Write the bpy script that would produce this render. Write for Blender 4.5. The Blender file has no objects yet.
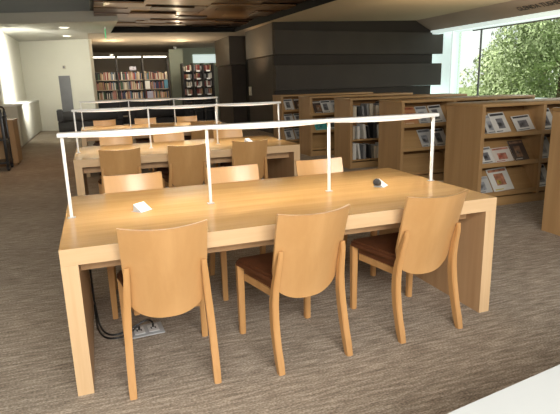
import bpy, bmesh, math, random
from mathutils import Vector, Matrix
random.seed(7)
sc = bpy.context.scene
COL = sc.collection
R = math.radians

# ------------------------------------------------------------------ materials
def nmat(name):
    m = bpy.data.materials.new(name); m.use_nodes = True
    nt = m.node_tree
    return m, nt, nt.nodes['Principled BSDF']

def flat(name, c, rough=.5, metal=0., spec=.5, var=.06, scale=6., emit=None, es=0.):
    m, nt, b = nmat(name)
    tc = nt.nodes.new('ShaderNodeTexCoord')
    n = nt.nodes.new('ShaderNodeTexNoise'); n.inputs['Scale'].default_value = scale
    n.inputs['Detail'].default_value = 3
    nt.links.new(tc.outputs['Object'], n.inputs['Vector'])
    r = nt.nodes.new('ShaderNodeValToRGB')
    r.color_ramp.elements[0].position = .3; r.color_ramp.elements[1].position = .7
    r.color_ramp.elements[0].color = [max(0, x*(1-var)) for x in c]+[1]
    r.color_ramp.elements[1].color = [min(1, x*(1+var)) for x in c]+[1]
    nt.links.new(n.outputs['Fac'], r.inputs['Fac'])
    nt.links.new(r.outputs['Color'], b.inputs['Base Color'])
    b.inputs['Roughness'].default_value = rough
    b.inputs['Metallic'].default_value = metal
    b.inputs['Specular IOR Level'].default_value = spec
    if emit:
        b.inputs['Emission Color'].default_value = list(emit)+[1]
        b.inputs['Emission Strength'].default_value = es
    return m

def wood(name, c1, c2, axis='x', rough=.35, scale=3., spec=.4, fine=.5):
    """long straight grain running along one object axis"""
    m, nt, b = nmat(name)
    tc = nt.nodes.new('ShaderNodeTexCoord')
    mp = nt.nodes.new('ShaderNodeMapping')
    s = {'x': (.35, 7, 7), 'y': (7, .35, 7), 'z': (7, 7, .35)}[axis]
    mp.inputs['Scale'].default_value = s
    nt.links.new(tc.outputs['Object'], mp.inputs['Vector'])
    n = nt.nodes.new('ShaderNodeTexNoise'); n.inputs['Scale'].default_value = scale
    n.inputs['Detail'].default_value = 6; n.inputs['Roughness'].default_value = .6
    n.inputs['Distortion'].default_value = .4
    nt.links.new(mp.outputs['Vector'], n.inputs['Vector'])
    n2 = nt.nodes.new('ShaderNodeTexNoise'); n2.inputs['Scale'].default_value = scale*6
    n2.inputs['Detail'].default_value = 3
    nt.links.new(mp.outputs['Vector'], n2.inputs['Vector'])
    mx = nt.nodes.new('ShaderNodeMath'); mx.operation = 'MULTIPLY_ADD'
    mx.inputs[1].default_value = fine*.5
    nt.links.new(n2.outputs['Fac'], mx.inputs[0]); nt.links.new(n.outputs['Fac'], mx.inputs[2])
    r = nt.nodes.new('ShaderNodeValToRGB')
    r.color_ramp.elements[0].position = .45; r.color_ramp.elements[1].position = .9
    r.color_ramp.elements[0].color = list(c1)+[1]; r.color_ramp.elements[1].color = list(c2)+[1]
    nt.links.new(mx.outputs[0], r.inputs['Fac'])
    nt.links.new(r.outputs['Color'], b.inputs['Base Color'])
    b.inputs['Roughness'].default_value = rough
    b.inputs['Specular IOR Level'].default_value = spec
    return m

def coat(m, w_, r_):
    b = m.node_tree.nodes['Principled BSDF']; b.inputs['Coat Weight'].default_value = w_; b.inputs['Coat Roughness'].default_value = r_
    return m

def carpet_mat():
    m, nt, b = nmat('carpet_loop')
    tc = nt.nodes.new('ShaderNodeTexCoord')
    def noise(sx, sy, sc_, det=3):
        mp = nt.nodes.new('ShaderNodeMapping'); mp.inputs['Scale'].default_value = (sx, sy, 1)
        nt.links.new(tc.outputs['Object'], mp.inputs['Vector'])
        n = nt.nodes.new('ShaderNodeTexNoise'); n.inputs['Scale'].default_value = sc_
        n.inputs['Detail'].default_value = det
        nt.links.new(mp.outputs['Vector'], n.inputs['Vector'])
        return n
    a = noise(3.0, 26, 2.2, 5)      # streaks running along x
    c = noise(34, 60, 2.4, 3)      # loops
    d = noise(.4, 1, 1.2, 2)
    add = nt.nodes.new('ShaderNodeMath'); add.operation = 'MULTIPLY_ADD'; add.inputs[1].default_value = 1.05
    nt.links.new(c.outputs['Fac'], add.inputs[0]); nt.links.new(a.outputs['Fac'], add.inputs[2])
    add2 = nt.nodes.new('ShaderNodeMath'); add2.operation = 'MULTIPLY_ADD'; add2.inputs[1].default_value = .25
    nt.links.new(d.outputs['Fac'], add2.inputs[0]); nt.links.new(add.outputs[0], add2.inputs[2])
    r = nt.nodes.new('ShaderNodeValToRGB')
    e = r.color_ramp.elements
    e[0].position = .72; e[0].color = (.185, .153, .120, 1)
    e[1].position = 1.25 if False else 1.0; e[1].color = (.70, .62, .52, 1)
    k = r.color_ramp.elements.new(.86); k.color = (.38, .32, .255, 1)
    mr = nt.nodes.new('ShaderNodeMapRange')
    mr.inputs['From Min'].default_value = .72; mr.inputs['From Max'].default_value = 1.58
    mr.inputs['To Min'].default_value = .68; mr.inputs['To Max'].default_value = 1.04
    nt.links.new(add2.outputs[0], mr.inputs['Value'])
    nt.links.new(mr.outputs[0], r.inputs['Fac'])
    nt.links.new(r.outputs['Color'], b.inputs['Base Color'])
    bp = nt.nodes.new('ShaderNodeBump'); bp.inputs['Strength'].default_value = .5; bp.inputs['Distance'].default_value = .01
    nt.links.new(c.outputs['Fac'], bp.inputs['Height']); nt.links.new(bp.outputs['Normal'], b.inputs['Normal'])
    b.inputs['Roughness'].default_value = .95; b.inputs['Specular IOR Level'].default_value = .1
    return m

M = {}
M['oak_top'] = wood('golden_oak_top', (.50, .28, .10), (.66, .41, .165), 'x', .24, 2.2, .5)
M['maple_edge_lit'] = wood('maple_edge_lit', (.64, .43, .235), (.75, .535, .315), 'x', .38, 2.4)  # edges and leg fronts paler: frontal light painted into the colour
M['maple_leg_lit'] = wood('maple_leg_lit', (.64, .43, .235), (.75, .535, .315), 'z', .38, 2.4)
M['panel_side'] = wood('maple_panel', (.50, .30, .15), (.62, .40, .22), 'z', .42, 1.2)
M['ply'] = wood('chair_ply', (.56, .31, .12), (.67, .395, .17), 'z', .33, .9, .45, .3)
M['chair_leg'] = wood('chair_leg_wood', (.52, .275, .10), (.62, .35, .145), 'z', .35, 2.2)
M['leather'] = flat('brown_leather', (.125, .046, .02), .42, spec=.4, var=.15, scale=14)
M['case'] = wood('bookcase_oak', (.36, .21, .092), (.46, .285, .13), 'z', .45, 1.3, .35)
M['case_h'] = wood('bookcase_oak_shelf', (.36, .21, .085), (.46, .285, .125), 'x', .40, 1.5, .4)
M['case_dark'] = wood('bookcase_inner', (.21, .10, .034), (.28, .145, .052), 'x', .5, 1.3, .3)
M['white_metal'] = flat('white_enamel', (.84, .84, .82), .3, var=.02)
M['lamp_lens'] = flat('lamp_lens', (.9, .88, .82), .3, var=.02, emit=(1, .93, .80), es=.7)
M['white'] = flat('white_paint', (.75, .73, .63), .8, var=.02, scale=1)
M['white_b'] = flat('bulkhead_paint', (.52, .51, .46), .85, var=.02, scale=1)
M['grey_up'] = flat('grey_upper_wall', (.36, .37, .35), .9, var=.03, scale=1)
M['beige'] = flat('beige_ceiling', (.52, .40, .26), .9, var=.04, scale=.5)
M['beige_far'] = flat('far_soffit', (.50, .42, .32), .9, var=.04, scale=.5)
M['fascia'] = flat('fascia_taupe', (.36, .265, .20), .7, var=.04, scale=1)
M['dark'] = flat('charcoal_panel', (.050, .038, .029), .65, var=.12, scale=1.2, spec=.35)
M['dark2'] = flat('charcoal_recess', (.036, .027, .021), .7, var=.12, scale=1.2, spec=.3)
M['core_lit'] = flat('charcoal_panel_lit', (.10, .078, .055), .5, var=.1, scale=1.)  # dark wall colour lightened, warm light painted in
M['black'] = flat('gap_shade_black', (.006, .006, .006), .9, var=.1)
M['jamb_glow'] = flat('window_white_glow', (.74, .84, .80), .6, var=.02, scale=1, emit=(.84, 1, .95), es=.62)  # emission stands in for daylight on the window surrounds
M['greenwall'] = flat('pale_green_wall', (.42, .46, .36), .8, var=.05, scale=1)
M['sofa'] = flat('black_upholstery', (.016, .014, .014), .6, var=.2, scale=8)
M['steel'] = flat('dark_stack_steel', (.035, .032, .03), .45, var=.1)
M['shelf_edge'] = flat('stack_shelf', (.36, .31, .24), .5, var=.05)
M['greypanel'] = flat('grey_panel', (.20, .20, .215), .7, var=.06, scale=4)
M['plastic_w'] = flat('white_plastic', (.80, .80, .80), .35, var=.02)
M['plastic_g'] = flat('grey_plate', (.50, .52, .54), .4, metal=.2, var=.03)
M['plastic_b'] = flat('black_plastic', (.012, .012, .013), .35, var=.1)
M['green'] = flat('green_acrylic', (.10, .62, .25), .3, var=.05, emit=(.1, .8, .3), es=.35)
M['lamp_on'] = flat('tube_light', (.95, .93, .85), .4, var=.01, emit=(1, .92, .76), es=2.6)
M['beigebox'] = flat('beige_plastic', (.55, .50, .40), .5, var=.02)
M['parapet'] = flat('parapet_paint', (.62, .60, .50), .8, var=.03, scale=1)
M['parapet_top'] = flat('parapet_cap', (.84, .84, .78), .5, var=.02, scale=1)
M['laminate'] = flat('white_laminate', (.60, .63, .63), .4, var=.02, scale=2)
M['letters'] = flat('dark_letters', (.035, .025, .022), .5, var=.02)
M['paper'] = flat('paper', (.86, .86, .84), .6, var=.03)
M['bluepaper'] = flat('blue_card', (.10, .28, .42), .6, var=.08)
M['bark'] = wood('bark', (.12, .08, .05), (.22, .16, .11), 'z', .9, 3)
M['leaf1'] = flat('leaf_grey_green', (.36, .43, .22), .7, var=.4, scale=1.1)
M['leaf2'] = flat('leaf_yellow_green', (.34, .50, .11), .7, var=.45, scale=1.1)
M['leaf3'] = flat('leaf_pale', (.42, .48, .27), .7, var=.4, scale=1.2)
M['grass'] = flat('grass', (.20, .26, .09), .9, var=.3, scale=2)
M['carpaint'] = flat('white_car_paint', (.8, .82, .85), .25, var=.02)
M['carglass'] = flat('car_glass', (.03, .04, .05), .1, var=.05)
M['browns'] = [wood('ceiling_board_%s' % k, a, b, 'x', .3, 1.6, .4) for k, a, b in (
    ('umber', (.075, .034, .014), (.13, .062, .026)), ('walnut', (.15, .078, .034), (.24, .128, .056)),
    ('amber', (.27, .155, .072), (.40, .25, .125)), ('ebony', (.03, .014, .007), (.06, .028, .013)))]
coat(M['ply'], .45, .3)
M['carpet'] = carpet_mat()
m, nt, b = nmat('window_glass')
nt.nodes.remove(b)
tr = nt.nodes.new('ShaderNodeBsdfTransparent'); tr.inputs['Color'].default_value = (.90, .98, .95, 1)
gl = nt.nodes.new('ShaderNodeBsdfGlossy'); gl.inputs['Roughness'].default_value = .02
mixs = nt.nodes.new('ShaderNodeMixShader'); mixs.inputs['Fac'].default_value = .06
nt.links.new(tr.outputs[0], mixs.inputs[1]); nt.links.new(gl.outputs[0], mixs.inputs[2])
nt.links.new(mixs.outputs[0], nt.nodes['Material Output'].inputs['Surface'])
M['glass'] = m
def hash_(t): return sum(ord(c)*(i+1) for i, c in enumerate(t))
def cover(n, base, i1, i2):
    return [flat('cover_%s_base' % n, base, .3, var=.06, scale=9), flat('cover_%s_ink' % n, i1, .3, var=.2, scale=15), flat('cover_%s_picture' % n, i2, .3, var=.6, scale=16)]
COVERS = {'photo': cover('photo', (.66, .65, .61), (.05, .05, .055), (.16, .16, .17)), 'red': cover('red', (.62, .56, .50), (.36, .07, .05), (.40, .16, .11)),
          'dark': cover('dark', (.07, .05, .042), (.50, .46, .40), (.22, .13, .08)), 'yellow': cover('yellow', (.68, .67, .62), (.60, .50, .10), (.38, .17, .10)),
          'grey': cover('grey', (.50, .50, .48), (.14, .14, .15), (.28, .29, .31)), 'teal': cover('teal', (.05, .36, .35), (.4, .55, .5), (.04, .26, .28)),
          'orange': cover('orange', (.45, .22, .10), (.6, .5, .35), (.28, .08, .04))}
SPINES = [flat('spine_%s' % n, c, .5, var=.1, scale=20) for n, c in (
    ('white', (.66, .64, .58)), ('cream', (.52, .45, .34)), ('black', (.03, .03, .03)), ('navy', (.05, .06, .13)),
    ('maroon', (.22, .04, .035)), ('tan', (.36, .24, .13)), ('grey', (.25, .25, .25)), ('green', (.06, .12, .07)),
    ('rose', (.42, .20, .17)), ('blue', (.10, .17, .30)))]

# ------------------------------------------------------------------ mesh helpers
def box(bm, x0, x1, y0, y1, z0, z1, mi=0, bev=0.):
    vs = [bm.verts.new((x, y, z)) for z in (z0, z1) for y in (y0, y1) for x in (x0, x1)]
    fs = []
    for q in ((0, 2, 3, 1), (4, 5, 7, 6), (0, 1, 5, 4), (2, 6, 7, 3), (0, 4, 6, 2), (1, 3, 7, 5)):
        f = bm.faces.new([vs[i] for i in q]); f.material_index = mi; fs.append(f)
    if bev:
        es = list({e for f in fs for e in f.edges})
        r = bmesh.ops.bevel(bm, geom=es, offset=bev, segments=2, affect='EDGES', profile=.5, clamp_overlap=True)
        for f in r['faces']: f.material_index = mi
    return fs

def poly(bm, pts, mi=0):
    f = bm.faces.new([bm.verts.new(p) for p in pts]); f.material_index = mi
    return f

def prism(bm, pts2, z0, z1, mi=0):
    """vertical extrusion of a ccw xy polygon"""
    n = len(pts2)
    lo = [bm.verts.new((x, y, z0)) for x, y in pts2]; hi = [bm.verts.new((x, y, z1)) for x, y in pts2]
    bm.faces.new(lo[::-1]).material_index = mi; bm.faces.new(hi).material_index = mi
    for i in range(n):
        bm.faces.new((lo[i], lo[(i+1) % n], hi[(i+1) % n], hi[i])).material_index = mi

def sweep(bm, pts, radii, seg=8, cap=True):
    """round tube along points"""
    pts = [Vector(p) for p in pts]; rings = []
    for i, p in enumerate(pts):
        d = (pts[min(i+1, len(pts)-1)]-pts[max(i-1, 0)]).normalized()
        up = Vector((0, 0, 1)) if abs(d.z) < .9 else Vector((0, 1, 0))
        a = d.cross(up).normalized(); b_ = d.cross(a)
        r = radii[i] if isinstance(radii, (list, tuple)) else radii
        rings.append([bm.verts.new(p+(a*math.cos(t)+b_*math.sin(t))*r) for t in [2*math.pi*k/seg for k in range(seg)]])
    for r0, r1 in zip(rings, rings[1:]):
        for k in range(seg): bm.faces.new((r0[k], r0[(k+1) % seg], r1[(k+1) % seg], r1[k])).smooth = True
    if cap:
        bm.faces.new(rings[0][::-1]); bm.faces.new(rings[-1])

def obj(name, bm, mats, parent=None, loc=None, smooth=False, kind=None):
    bmesh.ops.recalc_face_normals(bm, faces=bm.faces)
    me = bpy.data.meshes.new(name); bm.to_mesh(me); bm.free()
    for m_ in (mats if isinstance(mats, (list, tuple)) else [mats]): me.materials.append(m_)
    if smooth:
        for p in me.polygons: p.use_smooth = True
    me.set_sharp_from_angle(angle=R(35))
    o = bpy.data.objects.new(name, me); COL.objects.link(o)
    if parent: o.parent = parent
    if loc: o.location = loc
    if kind: o['kind'] = kind
    return o

def B(*a, **k):
    bm = bmesh.new(); box(bm, *a, **k); return bm

def thing(name, label, cat, loc=(0, 0, 0), rz=0., group=None):
    o = bpy.data.objects.new(name, None); COL.objects.link(o)
    o.empty_display_size = .1
    o.location = loc; o.rotation_euler = (0, 0, rz)
    return tag(o, label, cat, group)

def tag(o, label, cat, group=None):
    o['label'] = label; o['category'] = cat
    if group: o['group'] = group
    return o

def dup(o, parent=None):
    c = o.copy(); COL.objects.link(c)
    if parent: c.parent = parent
    for ch in list(o.children): dup(ch, c)
    return c

def struct(name, bm, mats): return obj(name, bm, mats, kind='structure')

# ------------------------------------------------------------------ setting
ZC = 3.0
struct('floor', B(-6, 12.0, -6.5, 24, -.12, 0), M['carpet'])
# wood ceiling field (x .42..~5) with boards at slightly different heights
bm = bmesh.new()
RX = lambda y: 4.605+(13.975-y)*.059
poly(bm, [(.42, -6.5, 3.34), (RX(-6.5), -6.5, 3.34), (RX(14.45), 14.45, 3.34), (.42, 14.45, 3.34)], 3)
y = -1.0
while y < 14.3:
    w = random.uniform(.3, .85)
    x = .42+random.uniform(-.4, 0)
    xe = RX(y)-.02
    while x < xe:
        l = random.uniform(.4, 1.5)
        x0, x1 = max(x, .43), min(x+l, xe)
        if x1-x0 > .05:
            zz = random.uniform(3.12, 3.19)
            box(bm, x0, x1-.01, y, min(y+w*random.uniform(.8, 1.25), 14.4), zz, zz+.03, random.choice((0, 0, 0, 1, 1, 1, 2, 3)))
        x += l
    y += w
struct('ceiling', bm, M['browns'])
# upstand round the timber field, its shade painted black
bm = bmesh.new()
prism(bm, [(.42, 14.44), (4.63, 14.0), (4.63, 14.1), (.42, 14.54)], ZC+.005, 3.36)
prism(bm, [(RX(14.0), 14.0), (RX(-6.5), -6.5), (RX(-6.5)+.06, -6.5), (RX(14)+.06, 14.05)], ZC+.005, 3.36)
struct('trim_1', bm, M['black'])
# beige soffit on the right, sloping up to the window side
bm = bmesh.new()
poly(bm, [(RX(-6.5), -6.5, ZC), (9.7, -6.5, 3.15), (9.7, 12.6, 3.15), (RX(12.6), 12.6, ZC)])
struct('ceiling.001', bm, M['beige'])
bm = bmesh.new()
poly(bm, [(9.7, -6.5, 3.15), (10.3, -6.5, 2.86), (10.3, 12.6, 2.86), (9.7, 12.6, 3.15)])
struct('trim_2', bm, M['fascia'])
# far soffit
bm = bmesh.new()
prism(bm, [(.9, 14.5), (4.63, 14.02), (4.7, 12.6), (12, 12.6), (12, 24), (.26, 24), (.26, 14.6)], ZC, ZC+.05)
struct('ceiling.002', bm, M['beige_far'])
# left bulkhead
bm = bmesh.new()
prism(bm, [(-6, 13.74), (.975, 11.43), (.895, 14.50), (.255, 14.58), (.255, 18.4), (-6, 18.4)], ZC, 3.25)
struct('ceiling.003', bm, M['white_b'])
bm = bmesh.new()
prism(bm, [(-6, 14.1), (.41, 12.05), (.41, 12.25), (-6, 14.3)], 3.25, 4.6)
box(bm, .36, .42, -6.5, 12.1, 3.3, 4.6)
struct('wall_upper', bm, M['grey_up'])
struct('ceiling.004', B(-6, .42, -6.5, 14.3, 4.6, 4.65), M['white_b'])
struct('ceiling.005', B(-6.2, 12.2, -6.7, 24.2, 4.66, 4.76), M['white_b'])
# left part walls
struct('wall_left', B(-2.12, -1.98, 9.2, 18.0, 0, 3.0), M['white'])
struct('wall_left.001', B(-6.1, -6, -6.5, 24, 0, 4.66), M['white'])
bm = bmesh.new()
prism(bm, [(-2.0, 17.65), (.25, 16.5), (.35, 16.65), (.35, 18.2), (-2.0, 18.2)], 0, 3.0)
struct('wall_back', bm, M['white'])
struct('wall_far', B(-6, 12, 24, 24.1, 0, 4.6), M['beige_far'])
struct('wall_far.001', B(3.3, 3.85, 19.6, 19.8, 0, 2.85), M['greenwall'])
struct('wall_far.002', B(3.85, 7.0, 21.2, 21.35, 0, 3.0), M['greenwall'])
struct('window_2', B(4.55, 6.9, 21.15, 21.19, 2.36, 2.72), M['jamb_glow'])
# low white parapet beside the aisle
bm = bmesh.new()
box(bm, -2.02, -1.58, 11.9, 17.75, .06, 1.03)
box(bm, -2.0, -1.64, 11.98, 17.7, 0, .06)
struct('wall_parapet', bm, M['parapet'])
struct('trim_3', B(-1.98, -1.56, 11.87, 17.74, 1.031, 1.075, bev=.006), M['parapet_top'])
# dark panelled wall: bands of two depths, interlocking ends at the window
ang = math.radians(5.5)
bands = [(0, .87, .0, 5.46), (.875, 1.21, .05, 5.46), (1.215, 1.885, -.035, 5.80), (1.89, 2.165, .05, 5.48), (2.17, 2.80, -.035, 5.82), (2.805, 3.3, .05, 5.52)]
for i, (z0, z1, dy, ln) in enumerate(bands):
    o = struct('wall_dark' if i == 0 else 'wall_dark.%03d' % i, B(0, ln, dy, .15, z0, z1), M['dark'] if dy < 0 else M['dark2'])
    o.location = (4.95, 11.24, 0); o.rotation_euler = (0, 0, ang)
# side of the dark core (faces the aisle)
bm = bmesh.new()
box(bm, 4.97, 5.5, 11.42, 13.9, 0, 2.15, 1)
box(bm, 4.93, 5.2, 11.34, 13.95, 2.17, 2.999, 0)
box(bm, 5.3, 6, 13.9, 15.4, 0, 2.999, 2)  # deep gap, its shade painted as black
box(bm, 4.80, 6, 15.4, 17.5, 0, 2.05, 1)
box(bm, 4.74, 6, 15.35, 17.5, 2.07, 2.999, 0)
struct('wall_core', bm, [M['core_lit'], M['dark'], M['black']])
sw = tag(obj('light_switch', B(4.935, 4.97, 13.6, 13.82, 1.05, 1.32, bev=.004), M['beigebox']),
         'small cream wall switch on the dark aisle-side wall', 'switch')
# window wall (right)
XW = 10.3
struct('wall_right', B(XW, XW+.25, -6.5, 12.6, 0, .86), M['jamb_glow'])
struct('wall_right.001', B(XW, XW+.25, -6.5, 12.6, 2.75, 3.2), M['jamb_glow'])
struct('wall_right.002', B(XW+.52, XW+.6, 11.44, 12.8, 0, 3.2), M['jamb_glow'])
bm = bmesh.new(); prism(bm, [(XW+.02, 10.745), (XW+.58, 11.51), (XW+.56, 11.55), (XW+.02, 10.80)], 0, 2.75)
struct('wall_right.005', bm, M['jamb_glow'])
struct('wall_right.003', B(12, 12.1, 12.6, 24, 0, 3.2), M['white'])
struct('wall_right.004', B(XW, 12.1, 12.6, 12.8, 0, 3.2), M['jamb_glow'])
wf = thing('window_1', 'wide picture window', 'window'); 
for k in ('label', 'category'): del wf[k]
wf['kind'] = 'structure'
bm = bmesh.new()
for yy in (9.62, 5.2, .8, -3.6): box(bm, XW+.08, XW+.12, yy, yy+.035, .9, 2.74)
bm2 = bmesh.new()
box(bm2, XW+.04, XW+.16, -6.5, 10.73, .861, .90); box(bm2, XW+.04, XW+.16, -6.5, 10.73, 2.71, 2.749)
obj('window_mullion', bm, M['greypanel'], wf, kind='structure')
obj('window_frame', bm2, M['jamb_glow'], wf, kind='structure')
obj('window_blind_rail', B(XW+.02, XW+.05, -6.5, 9.9, 2.67, 2.70), M['greypanel'], wf, kind='structure')
bm = bmesh.new(); poly(bm, [(XW+.1, -6.5, .9), (XW+.1, 10.73, .9), (XW+.1, 10.73, 2.72), (XW+.1, -6.5, 2.72)])
obj('window_pane', bm, M['glass'], wf, kind='structure')
# lettering on the sloping fascia
cu = bpy.data.curves.new('txt', 'FONT'); cu.body = 'GLENDA TUSHER'; cu.size = .2; cu.extrude = .004
to = bpy.data.objects.new('txt', cu); COL.objects.link(to)
bpy.context.view_layer.update()
me = bpy.data.meshes.new_from_object(to.evaluated_get(bpy.context.evaluated_depsgraph_get()))
bpy.data.objects.remove(to)
me.materials.clear(); me.materials.append(M['letters'])
xs = [v.co.x for v in me.vertices]; wtx = max(xs)
tx = bpy.data.objects.new('wall_lettering', me); COL.objects.link(tx)
X = Vector((0, -1, 0)); Y = Vector((-.6, 0, .29)).normalized(); Z = X.cross(Y)
mat = Matrix((X, Y, Z)).transposed().to_4x4()
pos = Vector((10.3, 8.0, 2.86))+Y*.22+Z*.006
tx.matrix_world = Matrix.Translation(pos) @ mat @ Matrix.Diagonal((1.30/wtx, 1.15, 1, 1))
tag(tx, 'dark capital lettering on the taupe fascia above the big window', 'lettering')

# ------------------------------------------------------------------ tables
L, D, H, TW, TT = 2.4393, 1.2267, .74, .0744, .0797
def make_table():
    t = thing('reading_table', 'nearest long oak reading table with slab ends and a wide golden top', 'table', group='long reading tables in a line')
    bm = bmesh.new(); fs = box(bm, 0, L, 0, D, H-TT, H)
    for f in bm.faces:
        f.material_index = 1
    fs[1].material_index = 0
    obj('tabletop', bm, [M['oak_top'], M['maple_edge_lit']], t)
    for x0 in (0, L-TW):
        bm = bmesh.new(); fs = box(bm, x0, x0+TW, 0, D, 0, H-TT-.0005)
        for f in fs: f.material_index = 1
        fs[2].material_index = 0; fs[3].material_index = 0
        obj('end_panel', bm, [M['maple_leg_lit'], M['panel_side']], t)
    bm = bmesh.new(); box(bm, TW+.001, L-TW-.001, .17, .20, .575, H-TT-.001); box(bm, TW+.001, L-TW-.001, D-.2, D-.17, .575, H-TT-.001)
    box(bm, TW+.001, L-TW-.001, .20, D-.2, .575, .59)
    obj('cable_tray', bm, M['panel_side'], t)
    for x, y, a in ((.42, .615, 40), (2.0, .605, 40)):
        # pop-up wedge outlet
        bm = bmesh.new(); c, s = math.cos(R(a)), math.sin(R(a))
        def P(u, v, w): return (x+u*c-v*s, y+u*s+v*c, H+w)
        q = [P(-.042, -.036, .0008), P(.042, -.036, .0008), P(.042, .03, .0008), P(-.042, .03, .0008), P(-.042, .026, .042), P(.042, .026, .042)]
        vs = [bm.verts.new(k) for k in q]
        for f in ((3, 2, 1, 0), (0, 1, 5, 4), (2, 3, 4, 5), (1, 2, 5), (3, 0, 4)): bm.faces.new([vs[i] for i in f]).material_index = 0 if f == (0, 1, 5, 4) else 1
        o = obj('power_outlet', bm, [M['plastic_w'], M['plastic_g']], t)
        bm = bmesh.new(); poly(bm, [P(-.052, -.04, .0005), P(.052, -.04, .0005), P(.052, .04, .0005), P(-.052, .04, .0005)])
        obj('outlet_plate', bm, M['greypanel'], o)
    return t

PH, PX, PY = .4606, .0358, .6076
def make_rail():
    t = thing('light_rail', 'white light rail on four thin posts along the nearest table', 'lamp', group='white light rails on the reading tables')
    xs = [PX+(L-2*PX)*k/3 for k in range(4)]
    obj('rail', B(PX-.022, L-PX+.022, PY-.035, PY+.035, H+PH-.012, H+PH+.012, bev=.004), M['white_metal'], t)
    for x in xs:
        p = obj('post', B(x-.008, x+.008, PY-.007, PY+.007, H, H+PH-.0125), M['white_metal'], t)
        obj('foot', B(x-.02, x+.02, PY-.016, PY+.016, H+.0003, H+.004), M['plastic_g'], p)
    for k in range(3):
        bm = bmesh.new(); n = 16; prev = None
        for i in range(n+1):
            s = i/n; x = xs[k]+.03+(xs[k+1]-xs[k]-.06)*s
            d = .002+.010*math.sin(math.pi*s)**.8
            ring = [bm.verts.new((x, PY-.03, H+PH-.0125)), bm.verts.new((x, PY-.018, H+PH-.0125-d)),
                    bm.verts.new((x, PY+.018, H+PH-.0125-d)), bm.verts.new((x, PY+.03, H+PH-.0125))]
            if prev:
                for j in range(4): bm.faces.new((prev[j], prev[(j+1) % 4], ring[(j+1) % 4], ring[j]))
            else: bm.faces.new(ring)
            prev = ring
        bm.faces.new(prev[::-1])
        obj('lamp_lens', bm, M['lamp_lens'], t)
    return t

TPOS = [(0, 0), (-.036, 3.10), (-.036, 6.54)]
t0 = make_table(); r0 = make_rail()
tl = ['nearest long oak reading table with slab ends and a wide golden top',
      'middle long oak reading table, second in the line from the front',
      'farthest long oak reading table, in front of the black sofas']
rl = ['white light rail on four thin posts along the nearest table',
      'white light rail standing on the middle reading table',
      'white light rail standing on the farthest reading table']
for i, (x, y) in enumerate(TPOS):
    t = t0 if i == 0 else dup(t0); r = r0 if i == 0 else dup(r0)
    t.location = (x, y, 0); r.location = (x, y, .0005)
    t['label'] = tl[i]; r['label'] = rl[i]
    if i:      # the outlets of the tables behind are folded away, except one
        outs = [c for c in t.children if c.name.startswith('power_outlet')]
        for c in outs[:(1 if i == 1 else 2)]:
            for g in list(c.children): bpy.data.objects.remove(g)
            bpy.data.objects.remove(c)

# black plug in the right-hand outlet of the near table
bm = bmesh.new()
sweep(bm, [(1.972, .586, .766), (1.948, .566, .778), (1.936, .556, .785), (1.932, .553, .788)], [.020, .025, .022, .008], 12)
tag(obj('power_plug', bm, M['plastic_b']), 'round black plug in the right outlet of the nearest table', 'plug')

# ------------------------------------------------------------------ chairs
def back_bm():
    bm = bmesh.new(); NX, NZ = 20, 14; ZT = .842
    def P(s, t, off):
        a = abs(s)
        zb = .52-.166*(1-a**2.6)**(1/2.6)
        z = zb+(ZT-zb)*t
        x = (.194+.006*max(0, (z-.5)/.33))*s
        y0 = -.128-.129*max(0, (z-.37)/.46)**1.1
        return (x, y0-.05*(1-s*s)-off, z-.012*(1-s*s)*t)
    gr = []
    for off in (0, .015):
        gr.append([[bm.verts.new(P(-1+2*i/NX, j/NZ, off)) for j in range(NZ+1)] for i in range(NX+1)])
    f, k = gr
    for i in range(NX):
        for j in range(NZ):
            bm.faces.new((f[i][j], f[i+1][j], f[i+1][j+1], f[i][j+1])).smooth = True
            bm.faces.new((k[i][j], k[i][j+1], k[i+1][j+1], k[i+1][j])).smooth = True
        bm.faces.new((f[i][0], k[i][0], k[i+1][0], f[i+1][0])); bm.faces.new((f[i][NZ], f[i+1][NZ], k[i+1][NZ], k[i][NZ]))
    for j in range(NZ):
        bm.faces.new((f[0][j], f[0][j+1], k[0][j+1], k[0][j])); bm.faces.new((f[NX][j], k[NX][j], k[NX][j+1], f[NX][j+1]))
    return bm

def rear_leg_bm(s):
    bm = bmesh.new()
    #  z, y centre, x centre, half width, half depth
    st = [(0, -.266, .203, .017, .017), (.06, -.247, .203, .018, .020), (.13, -.225, .203, .018, .023), (.2, -.207, .202, .018, .025),
          (.28, -.192, .200, .018, .025), (.36, -.186, .196, .018, .024), (.44, -.193, .191, .017, .020), (.52, -.210, .185, .016, .018),
          (.60, -.234, .179, .014, .015), (.645, -.243, .176, .012, .007)]
    rings = []
    for z, y, x, hw, hd in st:
        rings.append([bm.verts.new((s*x+dx*hw, y+dy*hd, z)) for dx, dy in ((-1, -1), (1, -1), (1, 1), (-1, 1))])
    for a, b_ in zip(rings, rings[1:]):
        for k in range(4): bm.faces.new((a[k], a[(k+1) % 4], b_[(k+1) % 4], b_[k]))
    bm.faces.new(rings[0][::-1]); bm.faces.new(rings[-1])
    es = [e for e in bm.edges if abs(e.verts[0].co.z-e.verts[1].co.z) > .02]
    bmesh.ops.bevel(bm, geom=es, offset=.004, segments=2, affect='EDGES')
    return bm

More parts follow.
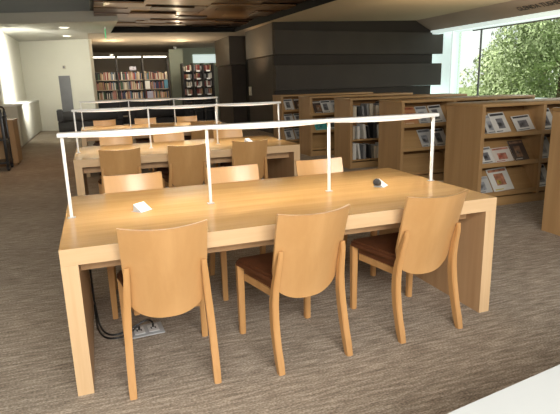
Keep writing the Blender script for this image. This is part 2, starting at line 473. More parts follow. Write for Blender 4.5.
def front_leg_bm(s):
    bm = bmesh.new()
    x = s*.218
    lo = [(x-.017, .225), (x+.017, .225), (x+.017, .26), (x-.017, .26)]
    hi = [(x-.02, .219), (x+.02, .219), (x+.02, .264), (x-.02, .264)]
    a = [bm.verts.new((p[0], p[1], 0)) for p in lo]; b_ = [bm.verts.new((p[0], p[1], .43)) for p in hi]
    for k in range(4): bm.faces.new((a[k], a[(k+1) % 4], b_[(k+1) % 4], b_[k]))
    bm.faces.new(a[::-1]); bm.faces.new(b_)
    bmesh.ops.bevel(bm, geom=[e for e in bm.edges if abs(e.verts[0].co.z-e.verts[1].co.z) > .1], offset=.005, segments=2, affect='EDGES')
    return bm

def seat_bm():
    bm = bmesh.new()
    pts = [(-.165, -.125), (.165, -.125), (.240, .24), (.222, .268), (-.222, .268), (-.240, .24)]
    prism(bm, pts, .431, .466)
    prism(bm, [(-.15, -.115), (.15, -.115), (.20, .215), (-.20, .215)], .385, .43)
    es = [e for e in bm.edges if e.verts[0].co.z > .46 and e.verts[1].co.z > .46]
    bmesh.ops.bevel(bm, geom=es, offset=.014, segments=3, affect='EDGES')
    return bm

def frame_bm():
    bm = bmesh.new()
    box(bm, -.19, .19, .20, .222, .345, .384)
    for s in (-1, 1):
        xa, xb = s*.150, s*.195
        v = [bm.verts.new(p) for p in ((xa-s*.012, -.10, .345), (xa+s*.012, -.10, .345), (xb+s*.012, .20, .345), (xb-s*.012, .20, .345),
                                       (xa-s*.012, -.10, .384), (xa+s*.012, -.10, .384), (xb+s*.012, .20, .384), (xb-s*.012, .20, .384))]
        for q in ((0, 1, 2, 3), (7, 6, 5, 4), (0, 4, 5, 1), (1, 5, 6, 2), (2, 6, 7, 3), (3, 7, 4, 0)): bm.faces.new([v[i] for i in q])
    return bm

def make_chair():
    t = thing('reading_chair', 'x', 'chair')
    obj('seat', seat_bm(), M['leather'], t)['label'] = 'brown leather seat'
    obj('backrest', back_bm(), M['ply'], t)
    obj('seat_frame', frame_bm(), M['chair_leg'], t)
    for s in (-1, 1):
        obj('leg', rear_leg_bm(s), M['chair_leg'], t); obj('leg', front_leg_bm(s), M['chair_leg'], t)
    return t

CH = [  # x, y, rot deg, label
    (.466, .143, -2.6, 'leftmost plywood chair on the near side of the nearest table, its back to the camera'),
    (1.152, .10, 5.5, 'centre plywood chair on the near side of the nearest table, turned slightly'),
    (1.906, .14, 3.2, 'rightmost plywood chair on the near side of the nearest table, brown seat showing'),
    (.425, 1.07, 180, 'pale chair back rising over the far edge of the nearest table, leftmost of three'),
    (1.15, 1.07, 180, 'pale chair back rising over the far edge of the nearest table, centre of three'),
    (1.863, 1.07, 180, 'pale chair back rising over the far edge of the nearest table, rightmost of three'),
    (.41, 3.235, 0, 'brown chair back at the near side of the middle table, leftmost of three'),
    (1.085, 3.235, 0, 'brown chair back at the near side of the middle table, centre of three'),
    (1.772, 3.235, 0, 'brown chair back at the near side of the middle table, rightmost of three'),
    (.432, 4.175, 180, 'chair on the far side of the middle table, leftmost of three'),
    (1.09, 4.175, 180, 'chair on the far side of the middle table, centre of three'),
    (1.885, 4.175, 180, 'chair on the far side of the middle table, rightmost of three'),
    (1.23, 6.50, 0, 'dark chair back at the near side of the farthest table, left of two'),
    (1.91, 6.56, 0, 'dark chair back at the near side of the farthest table, right of two'),
    (.365, 7.61, 180, 'chair on the far side of the farthest table, leftmost of three'),
    (1.11, 7.61, 180, 'chair on the far side of the farthest table, centre of three'),
    (1.91, 7.61, 180, 'chair on the far side of the farthest table, rightmost of three'),
]
c0 = make_chair()
for i, (x, y, a, lab) in enumerate(CH):
    c = c0 if i == 0 else dup(c0)
    c.location = (x, y, 0); c.rotation_euler = (0, 0, R(a)); c['label'] = lab
    c['group'] = 'plywood and leather chairs at the reading tables'

# floor outlet and cable under the near table
fo = thing('floor_outlet', 'grey floor outlet box in the carpet under the leftmost near chair', 'outlet', (.375, .57, 0), R(4))
obj('cover_plate', B(-.10, .10, -.075, .075, .0005, .008, bev=.002), M['plastic_g'], fo)
for k in (-1, 1):
    s_ = obj('socket', B(k*.042-.03, k*.042+.03, -.045, .045, .0085, .012), M['plastic_w'], fo)
    bm = bmesh.new()
    for dx in (-.012, .012): box(bm, k*.042+dx-.004, k*.042+dx+.004, -.012, .012, .0125, .014)
    obj('slot', bm, M['plastic_b'], s_)
for i, (pts, lab) in enumerate((
        ([(.083, .98, .40), (.084, .96, .12), (.09, .86, .012), (.10, .70, .007), (.135, .57, .007), (.20, .53, .007), (.26, .545, .010), (.32, .565, .035), (.333, .57, .034), (.333, .572, .0145)], 'lower black cable curving over the carpet from the table end to the floor outlet'),
        ([(.083, 1.02, .40), (.084, 1.0, .12), (.095, .90, .012), (.115, .72, .007), (.15, .61, .007), (.21, .575, .007), (.29, .60, .02), (.38, .61, .05), (.414, .585, .045), (.416, .58, .0145)], 'upper black cable curving over the carpet from the table end to the floor outlet'))):
    P_ = [Vector(q) for q in pts]; P_ = [P_[0]]+P_+[P_[-1]]; out = []
    for k in range(1, len(P_)-2):
        for j in range(6):
            u = j/6; p0, p1, p2, p3 = P_[k-1:k+3]
            out.append(.5*((2*p1)+(p2-p0)*u+(2*p0-5*p1+4*p2-p3)*u*u+(3*p1-p0-3*p2+p3)*u**3))
    out.append(P_[-1])
    bm = bmesh.new(); sweep(bm, out, .006, 8); o = obj('power_cable', bm, M['plastic_b'])
    tag(o, lab, 'cable', 'cables under the nearest table')

# ------------------------------------------------------------------ bookcases
BX = [4.13, 5.0, 5.71, 6.42]
LIPS = [.152, .488, .818]
TILT = R(34)
def bookcase(yf, label, bx=BX, depth=.60, upright=False, plain=False):
    t = thing('bookcase', label, 'bookcase', (0, yf, 0), group='low double-sided oak bookcases along the window side')
    x0, x1 = bx[0], bx[-1]
    for xa in (x0, x1-.045):
        obj('end_panel', B(xa, xa+.045, 0, depth, 0, 1.12), M['case'], t)
    obj('top', B(x0-.004, x1+.004, -.004, depth+.004, 1.121, 1.156, bev=.003), M['case_h'], t)
    obj('plinth', B(x0+.046, x1-.046, .03, depth-.03, 0, .10), M['case_h'], t)
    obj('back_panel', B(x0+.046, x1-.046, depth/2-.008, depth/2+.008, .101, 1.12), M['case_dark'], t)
    for xd in bx[1:-1]:
        obj('divider', B(xd-.022, xd+.022, .003, depth-.003, .101, 1.12), M['case'], t)
    for a, b_ in zip(bx, bx[1:]):
        xa = a+.047 if a == x0 else a+.024; xb = b_-.047 if b_ == x1 else b_-.024
        for z in LIPS:
            bm = bmesh.new()
            if upright:
                box(bm, xa, xb, .012, depth/2-.01, z-.03, z-.005)
            else:
                box(bm, xa, xb, .006, .022, z-.03, z+.018)      # lip
                box(bm, xa, xb, .022, .07, z-.03, z-.012)
                y0, z0 = .05, z-.015; l = .30
                d = Vector((math.sin(TILT), math.cos(TILT))); n = Vector((math.cos(TILT), -math.sin(TILT)))*.014
                q = [(y0, z0), (y0+d.x*l, z0+d.y*l), (y0+d.x*l+n.x, z0+d.y*l+n.y), (y0+n.x, z0+n.y)]
                va = [bm.verts.new((xa, *p)) for p in q]; vb = [bm.verts.new((xb, *p)) for p in q]
                for i in range(4): bm.faces.new((va[i], va[(i+1) % 4], vb[(i+1) % 4], vb[i]))
                bm.faces.new(va[::-1]); bm.faces.new(vb)
            obj('shelf', bm, M['case_h'], t)
    return t

YA, YB, YD, YE, YF = 2.13, 3.69, 5.20, 6.87, 8.50
AX = [4.13, 5.0, 5.75, 6.5]
bookcase(YA, 'nearest oak magazine bookcase with full front in view at the right', AX)
bookcase(YB, 'oak bookcase just behind the right end of the nearest table')
bookcase(YD, 'oak bookcase with upright journals, third back from the right edge', upright=True)
bookcase(YE, 'oak bookcase fourth back, holding a teal magazine')
bookcase(YF, 'farthest oak bookcase, against the dark wall')
bookcase(.62, 'plain oak bookcase end cut by the right edge of the photo', AX)

MAGMESH = {}
def magazine(yf, lip, x, cover, roll, label, w=.215, h=.28, lift=0., group='magazines on the sloping shelves'):
    key = (cover, w, h)
    if key not in MAGMESH:
        bm = bmesh.new(); box(bm, -w/2, w/2, -.006, -.0045, 0, h, 0); box(bm, -w/2+.001, w/2-.003, -.0045, -.0015, .001, h-.001, 1)
        box(bm, -w/2, w/2, -.0015, 0, 0, h, 0)
        rr = random.Random(hash_(cover)+int(w*1000)+int(h*100))
        def patch(a0, a1, b0, b1, mi):
            y = -.0064
            f = bm.faces.new([bm.verts.new(p) for p in ((w*(a0-.5), y, h*b0), (w*(a1-.5), y, h*b0), (w*(a1-.5), y, h*b1), (w*(a0-.5), y, h*b1))]); f.material_index = mi
        patch(.06, .94, .84, .95, rr.choice((2, 3)))
        x0 = rr.uniform(.08, .4); patch(x0, x0+rr.uniform(.4, .52), rr.uniform(.12, .25), rr.uniform(.6, .76), 3)
        patch(.08, rr.uniform(.4, .8), .05, .09, 2); patch(x0+.05, x0+.25, .3, .48, 2)
        o = obj('magazine', bm, [COVERS[cover][0], M['paper'], COVERS[cover][1], COVERS[cover][2]]); MAGMESH[key] = o.data
    else:
        o = bpy.data.objects.new('magazine', MAGMESH[key]); COL.objects.link(o)
    roll *= .2
    raise_ = abs(math.sin(roll))*w/2
    d = Vector((0, math.sin(TILT), math.cos(TILT))); n = Vector((0, -math.cos(TILT), math.sin(TILT)))
    p = Vector((x, yf+.05, LIPS[lip]-.015))+n*(.002+lift)+d*(raise_+.02)+Vector((.035, 0, 0))
    o.matrix_world = Matrix.Translation(p) @ Matrix.Rotation(-TILT, 4, 'X') @ Matrix.Rotation(roll, 4, 'Y')
    return tag(o, label, 'magazine', group)

ux = lambda u: 4.16+(u-484)*.01356
S = 'of the nearest bookcase'
magazine(YA, 2, ux(491.5), 'dark', -.18, 'dark cover leaning at the left end of the top shelf '+S, w=.13, h=.23)
magazine(YA, 2, ux(495), 'grey', -.22, 'grey cover behind the black and white ones on the top shelf '+S, w=.15, h=.23, lift=.008)
magazine(YA, 2, ux(505), 'photo', -.26, 'black and white cover in the middle of the top shelf '+S, h=.25, lift=.016)
magazine(YA, 2, ux(528), 'photo', -.34, 'wide pale cover at the right of the top shelf '+S, w=.26, h=.19, lift=.024)
magazine(YA, 1, ux(493), 'photo', -.26, 'black and white cover at the left of the middle shelf '+S, w=.20, h=.2)
magazine(YA, 1, ux(509), 'red', -.2, 'red and white cover on the middle shelf '+S, w=.26, h=.18, lift=.008)
magazine(YA, 1, ux(527), 'dark', -.18, 'dark photographic cover at the right of the middle shelf '+S, w=.21, h=.25, lift=.016)
magazine(YA, 0, ux(492), 'grey', -.16, 'grey newspaper-like cover at the left of the bottom shelf '+S, w=.20, h=.2)
magazine(YA, 0, ux(511), 'yellow', -.24, 'large cover with yellow and brown pictures on the bottom shelf '+S, w=.29, h=.28, lift=.008)
magazine(YA, 2, 5.14, 'photo', -.15, 'black and white cover on the top shelf of the second bay '+S)
magazine(YA, 1, 5.14, 'grey', -.15, 'pale cover on the middle shelf of the second bay '+S)
magazine(YA, 0, 5.14, 'photo', -.1, 'pale cover on the bottom shelf of the second bay '+S)
S = 'of the bookcase behind the nearest table'
magazine(YB, 2, 4.30, 'orange', 0.05, 'reddish cover on the top shelf '+S)
magazine(YB, 2, 4.53, 'grey', -.1, 'grey leaning cover on the top shelf '+S, w=.19)
magazine(YB, 2, 4.76, 'photo', -.25, 'black and white cover on the top shelf '+S, lift=.008)
magazine(YB, 1, 4.60, 'grey', -.2, 'pale blue-grey cover on the middle shelf '+S)
magazine(YB, 1, 4.83, 'photo', -.2, 'dark and white cover on the middle shelf '+S)
S = 'of the fourth bookcase back'
magazine(YE, 2, 4.33, 'dark', -.2, 'dark cover at the left of the top shelf '+S)
magazine(YE, 2, 4.50, 'photo', -.2, 'black and white cover on the top shelf '+S, lift=.008)
magazine(YE, 2, 4.72, 'grey', -.2, 'pale cover at the right of the top shelf '+S)
magazine(YE, 1, 4.37, 'teal', -.15, 'teal cover on the middle shelf '+S, w=.26, h=.24)
magazine(YE, 1, 4.64, 'photo', -.2, 'black and white cover beside the teal one '+S)
S = 'of the farthest bookcase'
for k, nm in ((2, 'top'), (1, 'middle'), (0, 'bottom')):
    magazine(YF, k, 4.32, 'photo', -.2, 'left black and white cover on the %s shelf %s' % (nm, S))
    magazine(YF, k, 4.56, ('grey', 'photo', 'dark')[k], -.2, 'right cover on the %s shelf %s' % (nm, S), lift=.008)

# upright journals in bookcase D
BOOKMESH = {}
def book(name, x, y, z, w, d, h, mi, lean, label, cat, group):
    key = (round(w, 3), round(h, 3), mi)
    if key not in BOOKMESH:
        bm = bmesh.new(); box(bm, 0, w, 0, d, 0, h, 0); 
        if w > .012: box(bm, .003, w-.003, .004, d-.001, h-.0005, h+.0005, 1)
        o = obj(name, bm, [SPINES[mi], M['paper']]); BOOKMESH[key] = o.data
    else:
        o = bpy.data.objects.new(name, BOOKMESH[key]); COL.objects.link(o)
    o.location = (x, y, z); o.rotation_euler = (0, lean, 0)
    return tag(o, label, cat, group)
for k, nm in ((2, 'top'), (1, 'middle'), (0, 'bottom')):
    x = 4.20; j = 0
    while x < 4.93:
        w = random.choice((.03, .045, .06)); h = random.choice((.21, .24, .265))
        mi = random.choice((0, 0, 6, 1, 2, 0, 2)); ln = random.choice((-.14, -.1, 0, 0))
        if x+w+.04 > 4.97: break
        book('journal', x+(abs(ln)*h if ln < 0 else 0), YD+.03, LIPS[k]-.0045+(0), w, .21, h, mi, ln,
             'upright journal on the %s shelf of the third bookcase back' % nm, 'journal', 'journals on the %s shelf of the third bookcase' % nm)
        x += w+abs(ln)*.27+random.choice((.004, .02, .05)); j += 1

# ------------------------------------------------------------------ book stacks at the back
def stack(name, label, x0, bays, bw, y, ztop, zs, lights, topclose):
    t = thing(name, label, 'bookshelf', (x0, y, 0))
    for k in range(bays+1):
        obj('upright', B(k*bw-.025, k*bw+.025, -.02, .5, 0, ztop-.05), M['steel'], t)
    for k in range(bays):
        for z in zs:
            obj('shelf', B(k*bw+.026, (k+1)*bw-.026, 0, .48, z-.03, z), M['shelf_edge'] if lights else M['steel'], t)
        if lights:
            obj('light_strip', B(k*bw+.05, (k+1)*bw-.05, -.06, .02, ztop-.049, ztop, bev=.005), M['lamp_on'], t)
    obj('back_panel', B(-.02, bays*bw+.02, .49, .51, 0, topclose), M['steel'], t)
    return t
SX, SY, SBW = .22, 18.5, .95
stack('library_stack', 'long dark steel book stack lit by tube lights, behind the sofas', SX, 3, SBW, SY, 2.53, [.32, .65, .97, 1.32, 1.68], True, 1.98)
for r_, (z, nm) in enumerate(((1.68, 'top'), (1.32, 'second'), (.97, 'third'))):
    for k, bn in enumerate(('left', 'centre', 'right')):
        x = SX+k*SBW+.03
        while x < SX+(k+1)*SBW-.07:
            w = random.choice((.03, .04, .05)); h = random.choice((.22, .25, .28, .30))
            book('library_book', x, SY+.04, z+.0005, w, .2, h, random.choice((0, 1, 1, 2, 3, 4, 5, 5, 6, 7, 8, 8, 9)), 0,
                 'library book on the %s shelf of the %s bay of the lit stack' % (nm, bn), 'book', 'books in the %s bay, %s shelf of the lit stack' % (bn, nm))
            x += w+random.choice((.002, .003, .004, .02))
stack('library_stack', 'narrow dark book stack with white shelf labels, beside the dark wall', 3.62, 3, .40, 18.4, 2.30, [.4, .75, 1.05, 1.36, 1.66, 1.96], False, 2.16)
for z, nm in ((1.96, 'top'), (1.66, 'second'), (1.36, 'third'), (1.05, 'fourth')):
    for k in range(3):
        x = 3.66+k*.40
        while x < 3.62+(k+1)*.40-.08:
            w = random.choice((.045, .055)); h = random.choice((.17, .19, .22))
            book('library_book', x, 18.44, z+.0005, w, .2, h, random.choice((2, 4, 5, 6, 1, 0, 8)), 0,
                 'book on the %s shelf of the narrow stack beside the dark wall' % nm, 'book', 'books on the %s shelf of the narrow stack' % nm)
            x += w+.03
        tag(obj('shelf_label', B(3.62+k*.4+.12, 3.62+k*.4+.27, 18.385, 18.399, z-.033, z+.022), M['paper']),
            'white label card on the %s shelf of the narrow stack' % nm, 'label', 'label cards on the narrow stack')
ps = [(2.13, 1.32, .20, .30, M['paper'], 'white paper notice standing on the second shelf of the lit stack'),
      (2.20, .97, .22, .26, flat('lilac_card', (.42, .42, .55), .6), 'pale lilac notice on the third shelf of the lit stack'),
      (2.88, 1.32, .14, .36, M['bluepaper'], 'blue card at the right end of the lit stack'),
      (1.62, 2.02, .24, .14, flat('grey_card', (.38, .38, .46), .6), 'grey sign high in the centre bay of the lit stack')]
for x, z, w, h, mm, lab in ps:
    if z > 2:
        o = obj('hanging_sign', B(x, x+w, SY-.03, SY-.022, z, z+h), mm)
    else:
        o = obj('paper_notice', B(x, x+w, SY+.004, SY+.012, z+.001, z+h), mm)
    tag(o, lab, 'sign')
# small up-lighters over the stacks
for x, lab in ((1.02, 'small white uplighter on top of the lit stack, at the left'), (3.575, 'small white uplighter right of the lit stack, by the pale wall')):
    u = thing('uplighter', lab, 'lamp', (x, 18.7 if x < 3 else 19.7, 2.53 if x < 3 else 2.85), group='uplighters at the stacks')
    bm = bmesh.new(); sweep(bm, [(0, 0, 0), (0, 0, .05), (0, 0, .10)], [.03, .055, .075], 12); obj('bowl', bm, M['white_metal'], u)
    obj('stem', B(-.012, .012, -.012, .012, -.001 if x < 3 else -.001, .004), M['steel'], u)

# ------------------------------------------------------------------ sofas
def sofa(x, y, w, label):
    t = thing('sofa', label, 'sofa', (x, y, 0), group='black sofas behind the tables')
    obj('base', B(0, w, .05, .85, .06, .42, bev=.03), M['sofa'], t, smooth=False)
    obj('backrest', B(.16, w-.16, .0, .2, .42, .72, bev=.05), M['sofa'], t)
    for xa in (0, w-.18):
        bm = bmesh.new()
        prof = [(-.02, .42), (.9, .42), (.9, .60), (.85, .63), (.6, .64), (.35, .68), (.2, .76), (.1, .80), (.0, .78), (-.03, .72)]
        va = [bm.verts.new((xa, p, q)) for p, q in prof]; vb = [bm.verts.new((xa+.18, p, q)) for p, q in prof]
        n = len(prof)
        for i in range(n): bm.faces.new((va[i], va[(i+1) % n], vb[(i+1) % n], vb[i]))
        bm.faces.new(va[::-1]); bm.faces.new(vb)
        bmesh.ops.bevel(bm, geom=[e for e in bm.edges if abs(e.verts[0].co.x-e.verts[1].co.x) < .01], offset=.025, segments=2, affect='EDGES')
        obj('armrest', bm, M['sofa'], t)
    nb = max(1, round((w-.4)/.65))
    for k in range(nb):
        cw = (w-.38)/nb
        obj('seat_cushion', B(.19+k*cw+.005, .19+(k+1)*cw-.005, .21, .86, .421, .52, bev=.03), M['sofa'], t)
    for xx in (.05, w-.11):
        for yy in (.1, .76): obj('foot', B(xx, xx+.06, yy, yy+.06, 0, .061), M['steel'], t)
    return t
sofa(-.90, 15.0, 1.95, 'black sofa left of centre behind the farthest table, curved arm showing')
sofa(1.25, 15.0, 1.95, 'black sofa right of centre behind the farthest table')

# ------------------------------------------------------------------ left background furniture
cab = thing('wooden_cabinet', 'low light-brown wooden cabinet at the left edge, behind the black cart', 'cabinet', (-1.98, 8.62, 0))
obj('carcass', B(0, .70, .02, .62, .05, .85), M['case'], cab)
obj('top', B(-.01, .71, 0, .63, .851, .875), M['case_h'], cab)
obj('plinth', B(.03, .67, .05, .6, 0, .05), M['case_dark'], cab)
for k in (0, 1):
    d_ = obj('door', B(.005+k*.347, .345+k*.347, .001, .019, .06, .845), M['case'], cab)
    obj('handle', B(.30+k*.08, .312+k*.08, -.018, .0, .5, .6), M['steel'], d_)
cart = thing('black_cart', 'black metal cart with looped handle and casters at the left edge', 'cart', (-1.99, 7.95, 0))
for x, y in ((.62, .03), (.62, .46), (.03, .03), (.03, .46)):
    p = obj('post', B(x-.025, x+.025, y-.02, y+.02, .095, 1.05, bev=.005), M['plastic_b'], cart)
    bm = bmesh.new(); sweep(bm, [(x-.02, y, .048), (x+.02, y, .048)], .045, 14); box(bm, x-.028, x-.022, y-.03, y+.03, .04, .094)
    obj('caster', bm, M['plastic_b'], p)
for y in (.03, .46):
    bm = bmesh.new(); sweep(bm, [(.62, y, 1.0), (.622, y, 1.09), (.60, y, 1.13), (.52, y, 1.14), (.13, y, 1.14), (.05, y, 1.13), (.028, y, 1.09), (.03, y, 1.0)], .018, 8)
    obj('handle', bm, M['plastic_b'], cart)
obj('side_panel', B(.60, .63, .052, .438, .17, .94), M['plastic_b'], cart)
for z in (.14, .55, .95): obj('shelf', B(.0, .65, .0, .49, z, z+.025), M['plastic_b'], cart)

tag(obj('wall_panel', B(-.2, .2, -.03, 0, 0, 1.24, bev=.004), M['greypanel']), 'tall grey panel hung on the white back wall', 'panel')
o = bpy.data.objects['wall_panel']; o.location = (-.64, 16.945, .60); o.rotation_euler = (0, 0, -math.atan2(1.15, 2.25))
th = thing('wall_sensor', 'small beige device on the back wall above the grey panel', 'device', (-.60, 16.925, 2.12), -math.atan2(1.15, 2.25))
obj('casing', B(-.05, .05, -.04, 0, -.06, .06, bev=.01), M['beigebox'], th)
obj('sensor_face', B(-.03, .03, -.045, -.0405, -.03, .03), M['greypanel'], th)
for (x, y, lab) in ((-.32, 12.95, 'recessed ceiling light in the white bulkhead, nearer of two'), (-.36, 15.4, 'recessed ceiling light in the white bulkhead, farther of two')):
    dl = thing('downlight', lab, 'ceiling light', (x, y, ZC), group='downlights in the bulkhead')
    bm = bmesh.new(); sweep(bm, [(0, 0, -.012), (0, 0, -.0005)], [.14, .15], 20); obj('ring', bm, M['white_metal'], dl)
    bm = bmesh.new(); sweep(bm, [(0, 0, -.016), (0, 0, -.0125)], [.10, .11], 20); obj('diffuser', bm, M['lamp_on'], dl)
ex = thing('exit_sign', 'green sign plate hanging edge-on under the white bulkhead', 'sign', (.70, 12.9, 2.72))
obj('plate', B(-.012, .012, -.16, .16, 0, .23), M['green'], ex)
obj('hanger', B(-.02, .02, -.16, .16, .2305, .2795), M['white_metal'], ex)
cf = thing('ceiling_fixture', 'pale metal light trough at the top of the dark timber ceiling', 'ceiling light', (2.15, 7.75, 3.0))
obj('housing', B(-.62, .52, -.12, .22, .03, .12, bev=.01), M['shelf_edge'], cf)
obj('tube', B(-.58, .48, -.08, .0, .012, .029), M['white_metal'], cf)
obj('end_cap', B(.52, .56, -.13, .23, .02, .13, bev=.01), M['white_metal'], cf)

# white table corner at the lower right
wt = thing('white_table', 'white laminate table corner at the lower right, nearest the camera', 'table', (.838, -1.602, 0), R(8.7))
bm = bmesh.new(); prism(bm, [(0, -.9), (1.5, -.9), (1.5, 0), (.03, 0), (.008, -.008), (0, -.03)], .715, .74)
obj('tabletop', bm, M['laminate'], wt)
for x, y in ((.08, -.08), (1.42, -.08), (.08, -.82), (1.42, -.82)):
    bm = bmesh.new(); sweep(bm, [(x, y, 0), (x, y, .714)], .02, 10); obj('leg', bm, M['white_metal'], wt)

# ------------------------------------------------------------------ outdoors
struct('ground', B(10.6, 80, -40, 80, -.6, -.5), M['grass'])
def tree(name, label, x, y, h, r, zc, mat, n, lsize, seed, squash=1.2):
    rnd = random.Random(seed)
    t = thing(name, label, 'tree', (x, y, -.5))
    bm = bmesh.new()
    sweep(bm, [(0, 0, 0), (.05, 0, h*.25), (-.05, .1, h*.5), (0, 0, h*.85)], [.22, .18, .13, .03], 8)
    for k in range(7):
        a = k*2.4; z0 = h*(.25+.07*k)
        sweep(bm, [(0, 0, z0), (math.cos(a)*r*.4, math.sin(a)*r*.4, z0+.5), (math.cos(a)*r*.75, math.sin(a)*r*.75, z0+.9)], [.08, .05, .015], 6)
    obj('trunk', bm, M['bark'], t)
    blobs = []
    for k in range(26):
        a = rnd.uniform(0, 6.28); rr = r*math.sqrt(rnd.random())*.85; zz = rnd.uniform(-1, 1)
        lim = math.sqrt(max(.05, 1-zz*zz))
        blobs.append((math.cos(a)*rr*lim, math.sin(a)*rr*lim, zc+zz*r*squash, rnd.uniform(.28, .5)*r))
    bm = bmesh.new()
    for i in range(n):
        bx_, by_, bz_, br = rnd.choice(blobs)
        v = Vector((rnd.gauss(0, 1), rnd.gauss(0, 1), rnd.gauss(0, 1))).normalized()*br*rnd.uniform(.75, 1.05)
        p = Vector((bx_, by_, bz_))+v
        a = (v.normalized()+Vector((rnd.uniform(-.7, .7), rnd.uniform(-.7, .7), rnd.uniform(-.4, .9)))).normalized()
        u_ = a.orthogonal().normalized(); w_ = a.cross(u_); s = lsize*rnd.uniform(.6, 1.3)
        th_ = rnd.uniform(0, 6.28); u2 = u_*math.cos(th_)+w_*math.sin(th_); w2 = a.cross(u2)
        bm.faces.new([bm.verts.new(p+q) for q in (-u2*s, w2*s*.45, u2*s, -w2*s*.45)])
    obj('foliage', bm, mat, t)
    return t
tree('tree', 'large grey-green tree filling the middle of the window', 19.6, 15.2, 7.5, 3.1, 3.0, M['leaf1'], 30000, .09, 1, 1.5)
tree('tree', 'bright yellow-green tree at the right end of the window', 18.6, 9.0, 7.5, 2.7, 3.4, M['leaf2'], 20000, .095, 2, 1.5)
tree('tree', 'pale distant tree low at the left end of the window', 27.5, 27.5, 4.5, 2.7, 1.5, M['leaf3'], 6000, .15, 3, .75)
tree('tree', 'small pale tree behind the large grey-green one', 25.5, 22.4, 4.5, 2.6, 1.8, M['leaf3'], 7000, .15, 4, 1.0)

# parked white car outside, mostly hidden
car = thing('parked_car', 'white parked car low in the window at the right edge', 'car', (14.2, 6.1, -.5), R(80))
bm = bmesh.new()
prof = [(-2.1, .35), (2.1, .35), (2.15, .75), (1.9, .95), (1.1, 1.02), (.5, 1.42), (-.9, 1.46), (-1.7, 1.05), (-2.12, .95)]
va = [bm.verts.new((p, -.85, q)) for p, q in prof]; vb = [bm.verts.new((p, .85, q)) for p, q in prof]
for i in range(len(prof)): bm.faces.new((va[i], va[(i+1) % len(prof)], vb[(i+1) % len(prof)], vb[i]))
bm.faces.new(va[::-1]); bm.faces.new(vb)
obj('car_body', bm, M['carpaint'], car)
bm = bmesh.new()
for s in (-.856, .856): poly(bm, [(-1.4, s, 1.05), (.85, s, 1.05), (.42, s, 1.36), (-.85, s, 1.39)])
obj('side_window', bm, M['carglass'], car)
for x in (-1.35, 1.35):
    for s in (-.8, .8):
        bm = bmesh.new(); sweep(bm, [(x, s-.1, .33), (x, s+.1, .33)], .33, 18); obj('wheel', bm, M['plastic_b'], car)

# ------------------------------------------------------------------ light
w = bpy.data.worlds.new('sky'); sc.world = w; w.use_nodes = True
nt = w.node_tree; bg = nt.nodes['Background']
sky = nt.nodes.new('ShaderNodeTexSky'); sky.sky_type = 'NISHITA'; sky.sun_elevation = R(52); sky.sun_rotation = R(-110)
sky.sun_disc = False; sky.dust_density = 3.5; sky.air_density = 1.0
mixc = nt.nodes.new('ShaderNodeMixRGB'); mixc.inputs['Fac'].default_value = .8; mixc.inputs['Color2'].default_value = (5.6, 5.5, 5.2, 1)
nt.links.new(sky.outputs[0], mixc.inputs['Color1']); nt.links.new(mixc.outputs[0], bg.inputs['Color'])
bg.inputs['Strength'].default_value = .24

def lamp(name, typ, loc, energy, color=(1, 1, 1), size=1., size_y=None, target=None, **kw):
    l = bpy.data.lights.new(name, typ); l.energy = energy; l.color = color
    if typ == 'AREA':
        l.size = size
        if size_y: l.shape = 'RECTANGLE'; l.size_y = size_y
    elif typ != 'SUN': l.shadow_soft_size = size
    for k, v in kw.items(): setattr(l, k, v)
    o = bpy.data.objects.new(name, l); COL.objects.link(o); o.location = loc
    if target is not None:
        o.rotation_euler = (Vector(target)-Vector(loc)).to_track_quat('-Z', 'Y').to_euler()
    return o
lamp('sun', 'SUN', (0, 0, 20), 4.6, (1, .95, .86), target=None, angle=.01).rotation_euler = Vector((.78, .25, -.95)).to_track_quat('-Z', 'Y').to_euler()
lamp('rear_key', 'AREA', (.6, -4.2, 2.7), 265, (1, .955, .89), 3.0, 1.6, target=(1.3, .8, .5))  # added soft key behind the camera, no fixture overhead
lamp('window_daylight', 'AREA', (10.1, 4, 1.9), 55, (1, .98, .92), 8, 1.6, target=(0, 4, 1.2))
for i, (x, y) in enumerate(TPOS):
    for k in range(3):
        lamp('rail_light', 'AREA', (x+PX+(L-2*PX)*(k+.5)/3, y+PY, H+PH-.04), 4.0, (1, .91, .75), .7, .03, target=(x+PX+(L-2*PX)*(k+.5)/3, y+PY, 0))
for x, y in ((1.02, 18.2), (3.4, 18.2)):
    lamp('uplight', 'SPOT', (x, 17.5, 2.55), 50, (1, .80, .52), .06, target=(x, 17.0, 3.2), spot_size=R(150), spot_blend=1)
lamp('left_fill', 'AREA', (-.7, 13.6, 2.9), 34, (1, .98, .88), 1.2, 1.2, target=(-.9, 16.9, 1.6), spread=R(120))  # added fill without a fixture, brightens the back wall
lamp('soffit_wash_right', 'AREA', (7.6, 6.6, 1.9), 26, (1, .80, .50), 2, 3, target=(7.7, 6.6, 3.2))  # added upward light with no fixture, lifts the beige ceiling
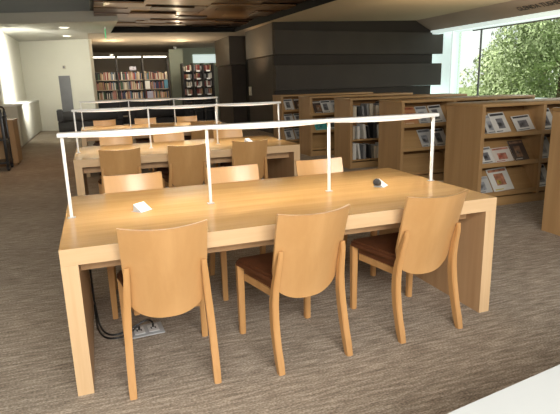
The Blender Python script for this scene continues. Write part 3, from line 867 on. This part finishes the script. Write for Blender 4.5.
lamp('soffit_wash', 'AREA', (2.4, 16.6, 1.6), 34, (1, .84, .62), 2.5, 1.5, target=(2.4, 16.7, 3))  # unseen fill added to lift the far soffit
lamp('stack_wash', 'AREA', (1.7, 17.9, 2.75), 22, (1, .85, .62), 2.6, .2, target=(1.7, 18.6, 1.2))
lamp('stack_wash_right', 'AREA', (4.2, 17.7, 2.75), 10, (1, .92, .78), 1.2, .2, target=(4.2, 18.5, 1.2))
lamp('left_wall_fill', 'AREA', (-1.0, 13.4, 2.6), 95, (1, 1, .93), .8, 3.4, target=(-2.0, 13.8, 2.45), spread=R(105))  # added light for the bright left wall, no skylight above it
lamp('aisle_fill', 'AREA', (-1.0, 8.0, 2.95), 16, (1, .55, .24), 1.5, 3, target=(-1.0, 8.0, 0))  # unseen lamp added to warm the aisle floor
lamp('ceiling_wash', 'AREA', (2.4, 11.5, 1.9), 17, (1, .72, .36), 2.5, 2, target=(2.4, 11.0, 3.2))  # bodiless upward light added to brighten the timber boards
lamp('core_wash', 'SPOT', (4.2, 12.6, 2.0), 26, (1, .72, .42), .1, target=(5, 12.6, 2.4), spot_size=R(120), spot_blend=1)  # bodiless spot added for the warm tone on the core side

# ------------------------------------------------------------------ camera
cam = bpy.data.cameras.new('camera'); co = bpy.data.objects.new('camera', cam); COL.objects.link(co)
yaw, pitch, roll, f = .336, -.2396, -.0275, 512.4547
cy, sy, cp, sp = math.cos(yaw), math.sin(yaw), math.cos(pitch), math.sin(pitch)
fw = Vector((sy*cp, cy*cp, sp)); rt = Vector((cy, -sy, 0)); up = rt.cross(fw)
rt2 = rt*math.cos(roll)+up*math.sin(roll); up2 = -rt*math.sin(roll)+up*math.cos(roll)
co.matrix_world = Matrix.Translation((.22, -2.3977, 1.448)) @ Matrix((rt2, up2, -fw)).transposed().to_4x4()
cam.sensor_fit = 'HORIZONTAL'; cam.sensor_width = 36; cam.lens = f/560*36
cam.clip_start = .05; cam.clip_end = 300
sc.camera = co
sc.view_settings.view_transform = 'Standard'
sc.view_settings.look = 'None'
sc.view_settings.exposure = 0.12
sc.cycles.use_denoising = True
